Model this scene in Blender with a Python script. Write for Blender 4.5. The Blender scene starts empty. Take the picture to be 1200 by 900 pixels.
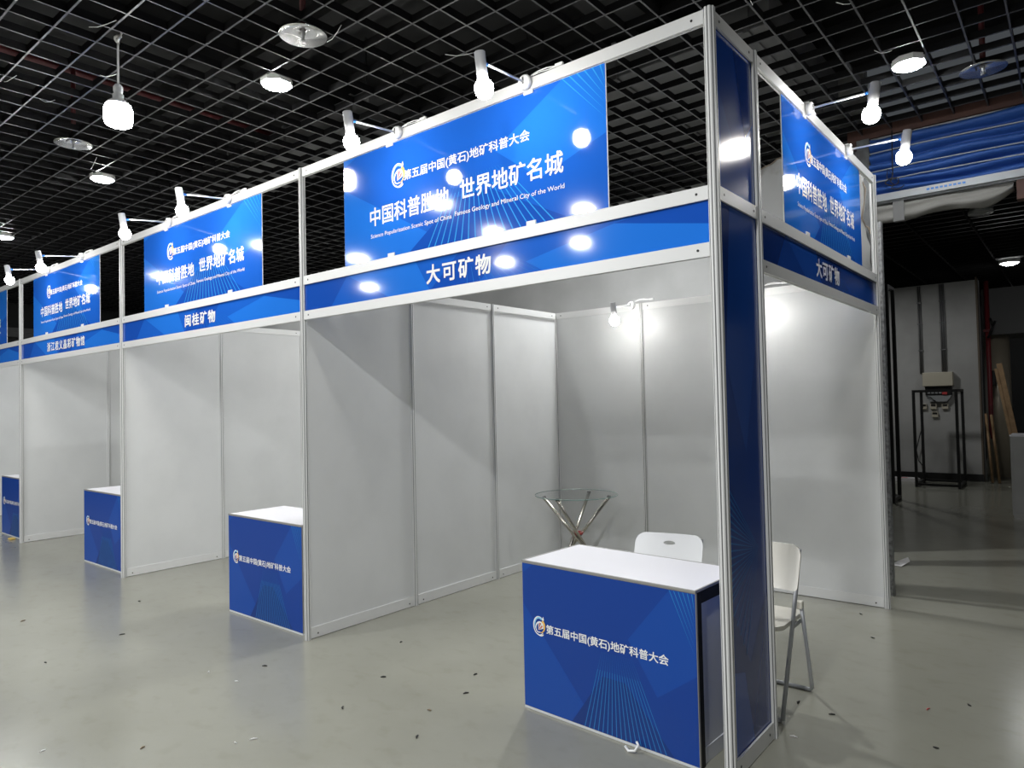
import bpy, bmesh, math, random
from mathutils import Vector, Matrix

S = bpy.context.scene
COL = S.collection
random.seed(7)
PI = math.pi

# ------------------------------------------------------------------ camera
CAM = Vector((1.17752, -2.82164, 1.59834))
YAW, PITCH, ROLL, FPX = 0.685732, 0.0268057, -0.0214678, 815.2417
def camera():
    cy, sy, cp, sp = math.cos(YAW), math.sin(YAW), math.cos(PITCH), math.sin(PITCH)
    f = Vector((-sy * cp, cy * cp, sp)); r = Vector((cy, sy, 0)); u = r.cross(f)
    c, s = math.cos(ROLL), math.sin(ROLL)
    r2 = c * r + s * u; u2 = -s * r + c * u
    cd = bpy.data.cameras.new('camera'); co = bpy.data.objects.new('camera', cd); COL.objects.link(co)
    m = Matrix((r2, u2, -f)).transposed().to_4x4(); m.translation = CAM
    co.matrix_world = m
    cd.sensor_width = 36.0; cd.sensor_fit = 'HORIZONTAL'; cd.lens = FPX * 36.0 / 1200.0
    cd.clip_start = 0.05; cd.clip_end = 100
    S.camera = co
camera()

# ------------------------------------------------------------------ world, exposure, hall lamps
INNER_E = 85.0      # spotlight bulbs inside the booths
BULB_E = 120.0      # spotlight bulbs on the booths
DOWN_E = 260.0      # flat downlights in the hall grid
HANG_E = 110.0       # big hanging bulb
FAR_E = 60.0        # downlights in the dark back room
HALL_W = 66.0       # downlights of the same kind behind and beside the camera, and one added fill
world = bpy.data.worlds.new('hall_air'); S.world = world; world.use_nodes = True
bg = world.node_tree.nodes['Background']; bg.inputs[0].default_value = (0.85, 0.93, 1.0, 1); bg.inputs[1].default_value = 0.065
S.view_settings.view_transform = 'Standard'; S.view_settings.look = 'None'
S.view_settings.exposure = 0.0; S.view_settings.gamma = 1.0; S.view_settings.use_curve_mapping = False
S.cycles.use_denoising = True
S.cycles.sample_clamp_indirect = 6.0
S.cycles.max_bounces = 8

def hall_light(x, y, z=4.0, w=HALL_W):
    l = bpy.data.lights.new('hall_unseen_light', 'AREA'); l.shape = 'DISK'; l.size = 0.2; l.energy = w; l.color = (0.97, 0.99, 1.0)
    o = bpy.data.objects.new('hall_unseen_light', l); COL.objects.link(o); o.location = (x, y, z)
for hx, hy in ((-4.68, -3.04), (-8.1, -2.82), (-11.5, -2.9), (-3.59, -4.52), (-5.16, -4.61), (-7.89, -4.37), (-4.63, -5.99), (-6.36, -6.28), (-9.91, -6.24), (-10.4, 3.05)):  # last one is an unseen light added to brighten the rear wall
    hall_light(hx, hy)
for hx, hy, hw in ((0.26, -2.85, 112.0), (3.53, -2.85, 35.0)): hall_light(hx, hy, 4.0, hw)
hall_light(0.26, -5.8, 4.0, 140.0)
hall_light(-2.65, 3.05, 4.0, 115.0)  # unseen light added above the corner booth to brighten its left wall
hall_light(-1.9, 10.2, 3.6, 28.0)      # back room lamp hidden behind the corner booth
def booth_fill(x, y, z, w=6.5):      # unseen point lights added to brighten the row booth walls
    l = bpy.data.lights.new('booth_fill_light', 'POINT'); l.shadow_soft_size = 0.04; l.energy = w; l.color = (1.0, 0.985, 0.95)
    o = bpy.data.objects.new('booth_fill_light', l); COL.objects.link(o); o.location = (x, y, z)
for bx in (-3.9, -5.05, -6.9, -8.05, -9.9): booth_fill(bx, 2.58, 2.36)

# ------------------------------------------------------------------ materials
def srgb(r, g, b):
    f = lambda c: (c / 255 / 12.92) if c / 255 <= 0.04045 else ((c / 255 + 0.055) / 1.055) ** 2.4
    return (f(r), f(g), f(b), 1)
def mat(name, col, rough=0.5, metal=0.0, emit=None, strength=0.0, spec=0.5, noise=None, bump=None, trans=0.0, coat=0.0):
    m = bpy.data.materials.new(name); m.use_nodes = True
    nt = m.node_tree; b = nt.nodes['Principled BSDF']
    b.inputs['Base Color'].default_value = col; b.inputs['Roughness'].default_value = rough
    b.inputs['Metallic'].default_value = metal; b.inputs['Specular IOR Level'].default_value = spec
    b.inputs['Coat Weight'].default_value = coat
    b.inputs['Coat Roughness'].default_value = 0.06
    if trans: b.inputs['Transmission Weight'].default_value = trans; b.inputs['IOR'].default_value = 1.45
    if emit: b.inputs['Emission Color'].default_value = emit; b.inputs['Emission Strength'].default_value = strength
    if noise or bump:
        tc = nt.nodes.new('ShaderNodeTexCoord')
    if noise:   # (scale, col2, low, high)
        n = nt.nodes.new('ShaderNodeTexNoise'); n.inputs['Scale'].default_value = noise[0]; n.inputs['Detail'].default_value = 6
        nt.links.new(tc.outputs['Object'], n.inputs['Vector'])
        r = nt.nodes.new('ShaderNodeValToRGB'); r.color_ramp.elements[0].position = noise[2]; r.color_ramp.elements[1].position = noise[3]
        r.color_ramp.elements[0].color = noise[1]; r.color_ramp.elements[1].color = col
        nt.links.new(n.outputs['Fac'], r.inputs['Fac']); nt.links.new(r.outputs['Color'], b.inputs['Base Color'])
    if bump:    # (scale, strength)
        n2 = nt.nodes.new('ShaderNodeTexNoise'); n2.inputs['Scale'].default_value = bump[0]; n2.inputs['Detail'].default_value = 3
        nt.links.new(tc.outputs['Object'], n2.inputs['Vector'])
        bp = nt.nodes.new('ShaderNodeBump'); bp.inputs['Strength'].default_value = bump[1]; bp.inputs['Distance'].default_value = 0.02
        nt.links.new(n2.outputs['Fac'], bp.inputs['Height']); nt.links.new(bp.outputs['Normal'], b.inputs['Normal'])
    return m
M = {}
M['alu'] = mat('white_aluminium', (0.74, 0.74, 0.73, 1), 0.38, 0.15)
M['alu_groove'] = mat('groove_shadow_grey', (0.30, 0.30, 0.30, 1), 0.5, 0.2)
M['panel'] = mat('white_booth_panel', (0.66, 0.665, 0.66, 1), 0.42, noise=(3.0, (0.62, 0.625, 0.62, 1), 0.3, 0.6))
M['screw'] = mat('dark_lock_screw', (0.05, 0.05, 0.05, 1), 0.4, 0.6)
M['white_plastic'] = mat('white_plastic', (0.80, 0.80, 0.79, 1), 0.35)
M['lamp_plastic'] = mat('grey_white_lamp_plastic', (0.50, 0.50, 0.51, 1), 0.4)
M['cream_plastic'] = mat('cream_chair_plastic', (0.74, 0.71, 0.63, 1), 0.22)
M['blue_tape'] = mat('blue_tape', srgb(40, 110, 190), 0.4)
M['white_top'] = mat('white_laminate', (0.76, 0.75, 0.78, 1), 0.4)
M['grey_edge'] = mat('grey_edge_strip', (0.36, 0.35, 0.33, 1), 0.4, 0.4)
M['black_frame'] = mat('black_plastic_frame', (0.006, 0.006, 0.006, 1), 0.6, spec=0.25)
M['grey_panel'] = mat('grey_counter_panel', (0.62, 0.63, 0.64, 1), 0.5)
M['b_mid'] = mat('print_blue', (0.015, 0.125, 0.60, 1), 0.07, coat=0.25)
M['b_dark'] = mat('print_deep_blue', (0.012, 0.085, 0.47, 1), 0.07, coat=0.25)
M['b_light'] = mat('print_light_blue', (0.020, 0.185, 0.74, 1), 0.07, coat=0.25)
M['b_line'] = mat('print_cyan_line', (0.045, 0.36, 0.82, 1), 0.07, coat=0.25)
M['b_line_soft'] = mat('print_soft_cyan_line', (0.025, 0.20, 0.65, 1), 0.07, coat=0.25)
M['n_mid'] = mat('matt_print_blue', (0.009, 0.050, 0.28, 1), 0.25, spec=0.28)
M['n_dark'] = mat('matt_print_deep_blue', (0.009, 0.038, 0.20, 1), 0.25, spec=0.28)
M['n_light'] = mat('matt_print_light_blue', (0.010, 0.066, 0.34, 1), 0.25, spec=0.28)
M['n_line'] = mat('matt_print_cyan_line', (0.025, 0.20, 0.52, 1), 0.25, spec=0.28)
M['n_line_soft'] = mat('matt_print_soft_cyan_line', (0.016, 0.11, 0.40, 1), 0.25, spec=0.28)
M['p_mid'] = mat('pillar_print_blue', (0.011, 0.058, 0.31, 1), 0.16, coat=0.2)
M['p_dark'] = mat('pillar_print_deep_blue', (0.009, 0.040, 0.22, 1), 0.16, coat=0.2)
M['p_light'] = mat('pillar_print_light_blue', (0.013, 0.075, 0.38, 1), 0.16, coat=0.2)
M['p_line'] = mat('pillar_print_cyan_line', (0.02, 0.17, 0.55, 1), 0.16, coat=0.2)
M['white_print'] = mat('white_lettering', (0.85, 0.85, 0.85, 1), 0.3)
M['gold_print'] = mat('gold_emblem', srgb(240, 190, 90), 0.3)
M['orange_print'] = mat('orange_emblem', srgb(225, 120, 90), 0.3)
M['pale_blue_print'] = mat('pale_blue_emblem', srgb(140, 205, 240), 0.3)
M['bulb'] = mat('lit_bulb', (0.9, 0.9, 0.9, 1), 0.3, emit=(1.0, 0.985, 0.95, 1), strength=BULB_E)
M['bulb_in'] = mat('lit_inner_bulb', (0.9, 0.9, 0.9, 1), 0.3, emit=(1.0, 0.985, 0.95, 1), strength=INNER_E)
M['bulb_hang'] = mat('lit_hanging_bulb', (0.9, 0.9, 0.9, 1), 0.3, emit=(1.0, 0.985, 0.94, 1), strength=HANG_E)
M['downlight'] = mat('lit_diffuser', (0.9, 0.9, 0.9, 1), 0.3, emit=(0.98, 1.0, 1.0, 1), strength=DOWN_E)
M['downlight_far'] = mat('lit_far_diffuser', (0.9, 0.9, 0.9, 1), 0.3, emit=(0.98, 1.0, 1.0, 1), strength=FAR_E)
M['grid'] = mat('black_ceiling_grid', (0.005, 0.005, 0.0055, 1), 0.5, spec=0.3)
M['grid_lit_lip'] = mat('lit_look_grid_lip', (0.05, 0.05, 0.053, 1), 0.3)  # paler than the grid: floor bounce on the undersides put into the colour
M['slab'] = mat('dark_slab', (0.022, 0.022, 0.022, 1), 0.8, noise=(1.2, (0.010, 0.010, 0.010, 1), 0.35, 0.65))
M['duct'] = mat('dull_grey_duct', (0.16, 0.16, 0.16, 1), 0.6, 0.2)
M['rear_wall'] = mat('grey_plaster', (0.44, 0.44, 0.43, 1), 0.8, noise=(2.0, (0.38, 0.38, 0.37, 1), 0.35, 0.65))
M['torn_wall'] = mat('torn_plasterboard', (0.27, 0.27, 0.265, 1), 0.8, noise=(6.0, (0.20, 0.196, 0.185, 1), 0.28, 0.45))
M['concrete'] = mat('raw_concrete', (0.17, 0.18, 0.185, 1), 0.9, noise=(9.0, (0.10, 0.10, 0.10, 1), 0.35, 0.65))
M['torn_edge'] = mat('torn_paper_edge', (0.15, 0.12, 0.09, 1), 0.9)
M['galv'] = mat('galvanised_steel', (0.48, 0.49, 0.50, 1), 0.45, 0.6, noise=(30.0, (0.22, 0.22, 0.22, 1), 0.35, 0.6))
M['dark_wall'] = mat('dark_wall_paint', (0.035, 0.035, 0.036, 1), 0.7)
M['brown_beam'] = mat('brown_steel_beam', (0.10, 0.045, 0.032, 1), 0.7, noise=(7.0, (0.065, 0.030, 0.024, 1), 0.3, 0.7))
M['blue_cloth'] = mat('blue_curtain_cloth', (0.020, 0.085, 0.34, 1), 0.6, bump=(14.0, 0.4))
M['white_cloth'] = mat('dusty_white_cloth', (0.25, 0.245, 0.23, 1), 0.8, bump=(9.0, 0.5))
M['header'] = mat('grey_steel_header', (0.34, 0.36, 0.38, 1), 0.5, 0.2)
M['far_wall'] = mat('far_grey_wall', (0.42, 0.415, 0.40, 1), 0.75, noise=(1.6, (0.34, 0.335, 0.32, 1), 0.35, 0.65))
M['beige'] = mat('beige_enclosure', (0.50, 0.46, 0.36, 1), 0.5)
M['black_metal'] = mat('black_metal', (0.008, 0.008, 0.008, 1), 0.45)
M['conduit'] = mat('grey_conduit', (0.16, 0.16, 0.16, 1), 0.5, 0.3)
M['clear_grey'] = mat('dull_clear_plastic', (0.30, 0.31, 0.31, 1), 0.3)
M['red_pipe'] = mat('red_pipe_paint', (0.085, 0.012, 0.014, 1), 0.5)
M['clad'] = mat('brushed_column_cladding', (0.46, 0.40, 0.31, 1), 0.35, 0.25)
M['standpipe'] = mat('dark_red_paint', (0.20, 0.02, 0.025, 1), 0.4)
M['grid_back'] = mat('black_slats', (0.012, 0.012, 0.012, 1), 0.8, spec=0.1)
M['wood'] = mat('raw_timber', (0.36, 0.23, 0.12, 1), 0.7, noise=(12.0, (0.26, 0.16, 0.08, 1), 0.35, 0.6))
M['paper'] = mat('white_paper', (0.7, 0.68, 0.68, 1), 0.6)
M['red_mark'] = mat('red_mark', (0.5, 0.05, 0.05, 1), 0.5)
M['chrome'] = mat('brushed_chrome', (0.46, 0.43, 0.38, 1), 0.22, 1.0)
M['steel_tube'] = mat('grey_painted_tube', (0.42, 0.43, 0.45, 1), 0.35, 0.5)
M['red_band'] = mat('red_band', (0.28, 0.03, 0.03, 1), 0.4)
M['black_rubber'] = mat('black_rubber', (0.012, 0.012, 0.012, 1), 0.6)
M['dish'] = mat('polished_dish', (0.70, 0.70, 0.69, 1), 0.22, 0.9)
M['debris_dark'] = mat('dark_scrap', (0.03, 0.028, 0.026, 1), 0.8)
M['debris_brown'] = mat('brown_scrap', (0.20, 0.15, 0.10, 1), 0.8)
M['yellow'] = mat('yellow_tape', (0.62, 0.42, 0.10, 1), 0.5)
def glass_mat():
    m = bpy.data.materials.new('clear_table_glass'); m.use_nodes = True; nt = m.node_tree
    nt.nodes.remove(nt.nodes['Principled BSDF'])
    t = nt.nodes.new('ShaderNodeBsdfTransparent'); t.inputs[0].default_value = (0.985, 0.992, 0.988, 1)
    g = nt.nodes.new('ShaderNodeBsdfGlossy'); g.inputs['Roughness'].default_value = 0.03
    fr0 = nt.nodes.new('ShaderNodeFresnel'); fr0.inputs[0].default_value = 1.3
    ge = nt.nodes.new('ShaderNodeNewGeometry'); one = nt.nodes.new('ShaderNodeMath'); one.operation = 'SUBTRACT'; one.inputs[0].default_value = 1.0
    fr = nt.nodes.new('ShaderNodeMath'); fr.operation = 'MULTIPLY'
    nt.links.new(ge.outputs['Backfacing'], one.inputs[1]); nt.links.new(fr0.outputs[0], fr.inputs[0]); nt.links.new(one.outputs[0], fr.inputs[1])
    mx = nt.nodes.new('ShaderNodeMixShader'); L = nt.links.new
    L(fr.outputs[0], mx.inputs[0]); L(t.outputs[0], mx.inputs[1]); L(g.outputs[0], mx.inputs[2]); L(mx.outputs[0], nt.nodes['Material Output'].inputs[0])
    return m
M['glass'] = glass_mat()
M['glass_edge'] = mat('green_glass_edge', (0.16, 0.24, 0.22, 1), 0.1, spec=0.6)

def floor_mat():
    m = bpy.data.materials.new('grey_green_epoxy'); m.use_nodes = True
    nt = m.node_tree; b = nt.nodes['Principled BSDF']
    tc = nt.nodes.new('ShaderNodeTexCoord')
    n1 = nt.nodes.new('ShaderNodeTexNoise'); n1.inputs['Scale'].default_value = 0.9; n1.inputs['Detail'].default_value = 8; n1.inputs['Roughness'].default_value = 0.62
    r1 = nt.nodes.new('ShaderNodeValToRGB'); e = r1.color_ramp.elements
    e[0].position = 0.32; e[0].color = (0.222, 0.219, 0.178, 1); e[1].position = 0.62; e[1].color = (0.250, 0.248, 0.206, 1)
    n2 = nt.nodes.new('ShaderNodeTexNoise'); n2.inputs['Scale'].default_value = 7.0; n2.inputs['Detail'].default_value = 6
    mp = nt.nodes.new('ShaderNodeMapping'); mp.inputs['Scale'].default_value = (1.0, 1.6, 1.0); mp.inputs['Rotation'].default_value = (0, 0, 0.6)
    r2 = nt.nodes.new('ShaderNodeValToRGB'); r2.color_ramp.elements[0].position = 0.30; r2.color_ramp.elements[1].position = 0.46
    r2.color_ramp.elements[0].color = (0.86, 0.84, 0.80, 1); r2.color_ramp.elements[1].color = (1, 1, 1, 1)
    mx = nt.nodes.new('ShaderNodeMix'); mx.data_type = 'RGBA'; mx.blend_type = 'MULTIPLY'; mx.inputs[0].default_value = 0.45
    L = nt.links.new
    L(tc.outputs['Object'], n1.inputs['Vector']); L(n1.outputs['Fac'], r1.inputs['Fac'])
    L(tc.outputs['Object'], mp.inputs['Vector']); L(mp.outputs['Vector'], n2.inputs['Vector']); L(n2.outputs['Fac'], r2.inputs['Fac'])
    L(r1.outputs['Color'], mx.inputs[6]); L(r2.outputs['Color'], mx.inputs[7]); L(mx.outputs[2], b.inputs['Base Color'])
    b.inputs['Roughness'].default_value = 0.20
    return m
M['floor'] = floor_mat()

# ------------------------------------------------------------------ mesh helpers
class MB:
    """collects shapes into one mesh (coordinates in the frame of the thing)"""
    def __init__(s): s.v = []; s.f = []; s.mi = []; s.sm = []
    def add(s, vs, fs, mi=0, smooth=False):
        o = len(s.v); s.v += [tuple(p) for p in vs]
        for f in fs: s.f.append(tuple(i + o for i in f)); s.mi.append(mi); s.sm.append(smooth)
        return s
    def box(s, x0, x1, y0, y1, z0, z1, mi=0, M4=None):
        vs = [Vector((x, y, z)) for z in (z0, z1) for y in (y0, y1) for x in (x0, x1)]
        if M4 is not None: vs = [M4 @ p for p in vs]
        return s.add(vs, [(0, 2, 3, 1), (4, 5, 7, 6), (0, 1, 5, 4), (2, 6, 7, 3), (0, 4, 6, 2), (1, 3, 7, 5)], mi)
    def bbox(s, x0, x1, y0, y1, z0, z1, b=0.003, mi=0, M4=None):   # chamfered box
        x0, x1 = min(x0, x1), max(x0, x1); y0, y1 = min(y0, y1), max(y0, y1); z0, z1 = min(z0, z1), max(z0, z1)
        bm = bmesh.new(); bmesh.ops.create_cube(bm, size=1)
        for v in bm.verts: v.co = Vector(((x0 + x1) / 2 + v.co.x * (x1 - x0), (y0 + y1) / 2 + v.co.y * (y1 - y0), (z0 + z1) / 2 + v.co.z * (z1 - z0)))
        bmesh.ops.bevel(bm, geom=bm.edges[:], offset=b, segments=2, affect='EDGES', profile=0.5)
        bm.verts.index_update()
        vs = [v.co.copy() for v in bm.verts]
        if M4 is not None: vs = [M4 @ p for p in vs]
        s.add(vs, [tuple(v.index for v in f.verts) for f in bm.faces], mi); bm.free(); return s
    def prism(s, poly, a, b, mi=0, smooth=False):      # poly: list of 3D points, extruded by vector b-a
        d = Vector(b) - Vector(a); n = len(poly); p0 = [Vector(p) + Vector(a) for p in poly]; p1 = [p + d for p in p0]
        s.add(p0 + p1, [tuple(range(n - 1, -1, -1)), tuple(range(n, 2 * n))], mi)
        s.add(p0 + p1, [(i, (i + 1) % n, n + (i + 1) % n, n + i) for i in range(n)], mi, smooth); return s
    def tube(s, pts, r, seg=10, mi=0, caps=True):
        pts = [Vector(p) for p in pts]; rings = []; n = len(pts)
        rr = r if isinstance(r, (list, tuple)) else [r] * n
        t0 = (pts[1] - pts[0]).normalized()
        up = Vector((0, 0, 1)) if abs(t0.z) < 0.9 else Vector((1, 0, 0))
        nx = t0.cross(up).normalized()
        for i, p in enumerate(pts):
            t = (pts[min(i + 1, n - 1)] - pts[max(i - 1, 0)]).normalized()
            nx = (nx - t * nx.dot(t)).normalized(); ny = t.cross(nx)
            rings.append([p + rr[i] * (math.cos(2 * PI * k / seg) * nx + math.sin(2 * PI * k / seg) * ny) for k in range(seg)])
        vs = [q for ring in rings for q in ring]; fs = []
        for i in range(n - 1):
            for k in range(seg):
                fs.append((i * seg + k, i * seg + (k + 1) % seg, (i + 1) * seg + (k + 1) % seg, (i + 1) * seg + k))
        s.add(vs, fs, mi, True)
        if caps: s.add(rings[0], [tuple(range(seg - 1, -1, -1))], mi); s.add(rings[-1], [tuple(range(seg))], mi)
        return s
    def lathe(s, prof, seg=24, M4=None, mi=0, smooth=True):         # prof: (r, z) list
        vs = []; fs = []; n = len(prof)
        for r, z in prof:
            for k in range(seg):
                vs.append(Vector((r * math.cos(2 * PI * k / seg), r * math.sin(2 * PI * k / seg), z)))
        if M4 is not None: vs = [M4 @ p for p in vs]
        for i in range(n - 1):
            for k in range(seg):
                fs.append((i * seg + k, i * seg + (k + 1) % seg, (i + 1) * seg + (k + 1) % seg, (i + 1) * seg + k))
        s.add(vs, fs, mi, smooth)
        if prof[0] == prof[-1]: return s          # closed ring profile, no caps
        if prof[0][0] > 1e-5: s.add(vs[:seg], [tuple(range(seg - 1, -1, -1))], mi)
        if prof[-1][0] > 1e-5: s.add(vs[-seg:], [tuple(range(seg))], mi)
        return s
    def build(s, name, mats, parent=None, fix=True):
        me = bpy.data.meshes.new(name); me.from_pydata(s.v, [], s.f)
        for m in (mats if isinstance(mats, (list, tuple)) else [mats]): me.materials.append(m)
        me.polygons.foreach_set('material_index', s.mi); me.polygons.foreach_set('use_smooth', s.sm)
        if fix:
            bm = bmesh.new(); bm.from_mesh(me); bmesh.ops.remove_doubles(bm, verts=bm.verts, dist=1e-6)
            bmesh.ops.recalc_face_normals(bm, faces=bm.faces); bm.to_mesh(me); bm.free()
        me.update()
        o = bpy.data.objects.new(name, me); COL.objects.link(o)
        if parent is not None: o.parent = parent
        return o
def tag(o, label, cat, group=None):
    o['label'] = label; o['category'] = cat
    if group: o['group'] = group
    return o
def thing(name, label, cat, loc=(0, 0, 0), rz=0.0, group=None):
    o = bpy.data.objects.new(name, None); COL.objects.link(o); o.empty_display_size = 0.1
    o.location = loc; o.rotation_euler = (0, 0, rz)
    return tag(o, label, cat, group)
def part(mb, name, mats, root):
    """mb holds coordinates in the root's frame when the root stands at the origin of them"""
    return mb.build(name, mats, root)
def struct(mb, name, mats, label=None):
    o = mb.build(name, mats); o['kind'] = 'structure'
    if label: o['label'] = label
    return o
KIDS = {}
def kids(o): return [c for c in COL.objects if c.parent == o]
def dup(o, parent=None):
    c = o.copy(); COL.objects.link(c)
    if parent is not None: c.parent = parent
    for ch in kids(o): dup(ch, c)
    return c
def place(o, label, loc, rz=0.0):
    o.location = loc; o.rotation_euler = (0, 0, rz); o['label'] = label; return o
def text_mb(body, width, height=None, bold=0.0, spacing=1.0):
    """flat lettering as (verts, faces) in the xz plane, lower left at the origin, scaled to a width"""
    c = bpy.data.curves.new('lettering', 'FONT'); c.body = body; c.size = 1.0; c.resolution_u = 3; c.space_character = spacing
    o = bpy.data.objects.new('lettering', c); COL.objects.link(o)
    dg = bpy.context.evaluated_depsgraph_get(); dg.update()
    me = bpy.data.meshes.new_from_object(o.evaluated_get(dg))
    xs = [v.co.x for v in me.vertices]; ys = [v.co.y for v in me.vertices]
    x0, x1, y0, y1 = min(xs), max(xs), min(ys), max(ys)
    sx = width / (x1 - x0); sy = sx if height is None else height / (y1 - y0)
    vs = []; fs = []
    for i, (ox, oy) in enumerate(((-1, -1), (1, -1), (-1, 1), (1, 1)) if bold else ((0, 0),)):      # heavier strokes by overprinting
        k = len(vs)
        vs += [Vector(((v.co.x - x0 + ox * bold) * sx, -0.00012 * i, (v.co.y - y0 + oy * bold) * sy)) for v in me.vertices]
        fs += [tuple(j + k for j in p.vertices) for p in me.polygons]
    bpy.data.objects.remove(o); bpy.data.curves.remove(c); bpy.data.meshes.remove(me)
    return vs, fs, (y1 - y0) * sy

# ------------------------------------------------------------------ the setting
GZ = 4.08
f = MB(); f.add([(-22, -12, 0), (8, -12, 0), (8, 20, 0), (-22, 20, 0)], [(0, 1, 2, 3)])
struct(f, 'floor', M['floor'], 'glossy grey green epoxy floor of the exhibition hall')
b = MB(); b.box(-22, 8, -9, 5.2, 5.35, 5.5)
for k in range(7): b.box(-22, 8, -7.2 + 2.0 * k, -6.85 + 2.0 * k, 5.0, 5.35)
for k in range(8): b.box(-20 + 3.6 * k, -19.6 + 3.6 * k, -9, 5.2, 4.9, 5.35)
struct(b, 'ceiling', M['slab'], 'dark ceiling slab with beams above the open grid')
g = MB()
x0g, y0g, st = -2.366, 0.509, 0.25
i = -66
while x0g + i * st < 6.5:
    x = x0g + i * st; y1 = 4.44 if x > -0.45 else 4.98
    if x > -17.5: g.box(x - 0.006, x + 0.006, -8, y1, GZ + .003, GZ + 0.055); g.box(x - 0.006, x + 0.006, -8, y1, GZ, GZ + .0029, 1)
    i += 1
i = -34
while y0g + i * st < 4.97:
    y = y0g + i * st; xe = 6.5 if y < 4.43 else -0.5; g.box(-17.5, xe, y - 0.006, y + 0.006, GZ + 0.0036, GZ + 0.0546); g.box(-17.5, xe, y - 0.006, y + 0.006, GZ + 0.0006, GZ + .0035, 1)
    i += 1
struct(g, 'ceiling_grid', [M['grid'], M['grid_lit_lip']], 'black open cell grid ceiling over the booths')
w = MB(); w.box(-17.6, -0.45, 5.0, 5.15, 0, 5.35); struct(w, 'wall_rear', M['rear_wall'], 'grey plaster wall behind the booths')
w = MB(); w.box(-17.75, -17.6, -9, 5.15, 0, 5.35); struct(w, 'wall_left', M['dark_wall'], 'dark wall at the far left end of the hall')
w = MB(); w.box(-17.6, -17.3, -3, 5.0, 3.42, 3.52); w.box(-17.6, -17.35, -3, 5.0, 3.32, 3.42); struct(w, 'trim_1', M['duct'], 'pale ledge high on the far left wall')
# torn partition behind the corner booth
w = MB()
top = [(-1.03, 3.615), (-1.0, 3.65), (-0.96, 3.665), (-0.91, 3.675), (-0.875, 3.69), (-0.85, 3.71), (-0.82, 3.715), (-0.7, 3.70), (-0.5, 3.62), (-0.3, 3.50), (-0.19, 3.43)]
poly = [(-1.03, 0, 0)] + [(x, 0, z) for x, z in top] + [(-0.15, 0, 3.40), (-0.165, 0, 3.36), (-0.14, 0, 3.3), (-0.15, 0, 3.2), (-0.16, 0, 3.12), (-0.175, 0, 3.05), (-0.15, 0, 2.98), (-0.15, 0, 2.9), (-0.125, 0, 2.82), (-0.13, 0, 2.7), (-0.115, 0, 2.6), (-0.115, 0, 0)]
w.prism(poly, (0, 3.45, 0), (0, 3.47, 0))
struct(w, 'wall_torn', M['torn_wall'], 'grey torn plasterboard partition behind the corner booth')
w = MB(); w.box(-0.9, -0.105, 3.471, 3.56, 0, 3.42); struct(w, 'wall_concrete', M['concrete'], 'raw concrete strip showing where the plaster is torn')
w = MB()
w.tube([(x, 3.448, z + 0.004) for x, z in top], 0.006, 6)
w.tube([(-0.165, 3.448, 3.36), (-0.145, 3.448, 3.3), (-0.155, 3.448, 3.2), (-0.18, 3.448, 3.06), (-0.15, 3.448, 2.98)], [0.002, 0.007, 0.003, 0.007, 0.003], 6)
w.tube([(-0.16, 3.448, 3.0), (-0.13, 3.448, 2.97), (-0.12, 3.448, 2.92), (-0.10, 3.448, 2.94)], [0.002, 0.009, 0.006, 0.003], 6)
struct(w, 'trim_2', M['torn_edge'], 'torn brown paper edge of the plasterboard')
w = MB(); w.box(-0.065, -0.035, 3.37, 3.43, 0, 2.99); w.box(-0.035, -0.026, 3.36, 3.43, 0, 2.99)
struct(w, 'trim_3', M['galv'], 'galvanised steel stud standing beside the end post of the corner booth')
# opening to the back room: beam, header, jamb
w = MB(); w.box(-0.5, 6.5, 4.45, 4.75, 4.04, 4.17); w.box(-0.5, 6.5, 4.42, 4.75, 4.17, 4.19); struct(w, 'trim_4', M['brown_beam'], 'dark brown steel beam above the blue curtain')
w = MB(); w.box(-0.31, 6.5, 4.36, 4.46, 3.40, 3.465); w.box(-0.31, 6.5, 4.40, 4.46, 3.385, 3.40); struct(w, 'trim_5', M['header'], 'pale grey steel rail under the blue curtain')
w = MB(); w.box(-0.42, -0.31, 4.44, 4.6, 0, 4.04); struct(w, 'trim_6', M['concrete'], 'grey jamb at the left end of the blue curtain')
w = MB(); w.box(-0.3, 6.5, 4.47, 4.6, 4.015, 4.035); struct(w, 'trim_7', M['header'], 'thin grey track above the blue curtain')
w = MB(); w.box(-0.12, -0.03, 4.40, 4.46, 3.20, 3.385); struct(w, 'trim_8', M['conduit'], 'grey bracket hanging under the curtain rail')
w = MB(); w.box(0.81, 0.95, 4.40, 4.5, 3.22, 3.385); struct(w, 'trim_9', M['brown_beam'], 'brown block at the right end of the white cloth')
# back room
w = MB(); w.box(-4.0, -0.25, 12.2, 12.35, 0, 3.64); w.box(-0.25, -0.225, 12.37, 12.6, 0, 3.7)
struct(w, 'wall_far', [M['far_wall']], 'grey end wall of the dark back room')
w = MB(); w.box(-0.249, -0.222, 12.19, 12.36, 0, 3.7); struct(w, 'trim_10', M['torn_edge'], 'brown raw edge at the right end of the back room wall')
w = MB(); w.box(-4.0, -0.222, 12.16, 12.189, 0, 0.13); struct(w, 'baseboard_far', M['black_metal'], 'black baseboard of the back room wall')
w = MB(); w.box(-4.1, -4.0, 5.15, 12.3, 0, 4.2); struct(w, 'wall_side', M['dark_wall'], 'dark side wall of the back room')
w = MB(); w.box(-4.1, 6.5, 17.5, 17.6, 0, 4.2); struct(w, 'wall_end', M['dark_wall'], 'dark wall at the end of the back room')
w = MB(); w.box(-4.1, 6.5, 4.75, 17.5, 4.2, 4.3); struct(w, 'ceiling_back', M['dark_wall'], 'dark ceiling of the back room')
g = MB()
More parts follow.
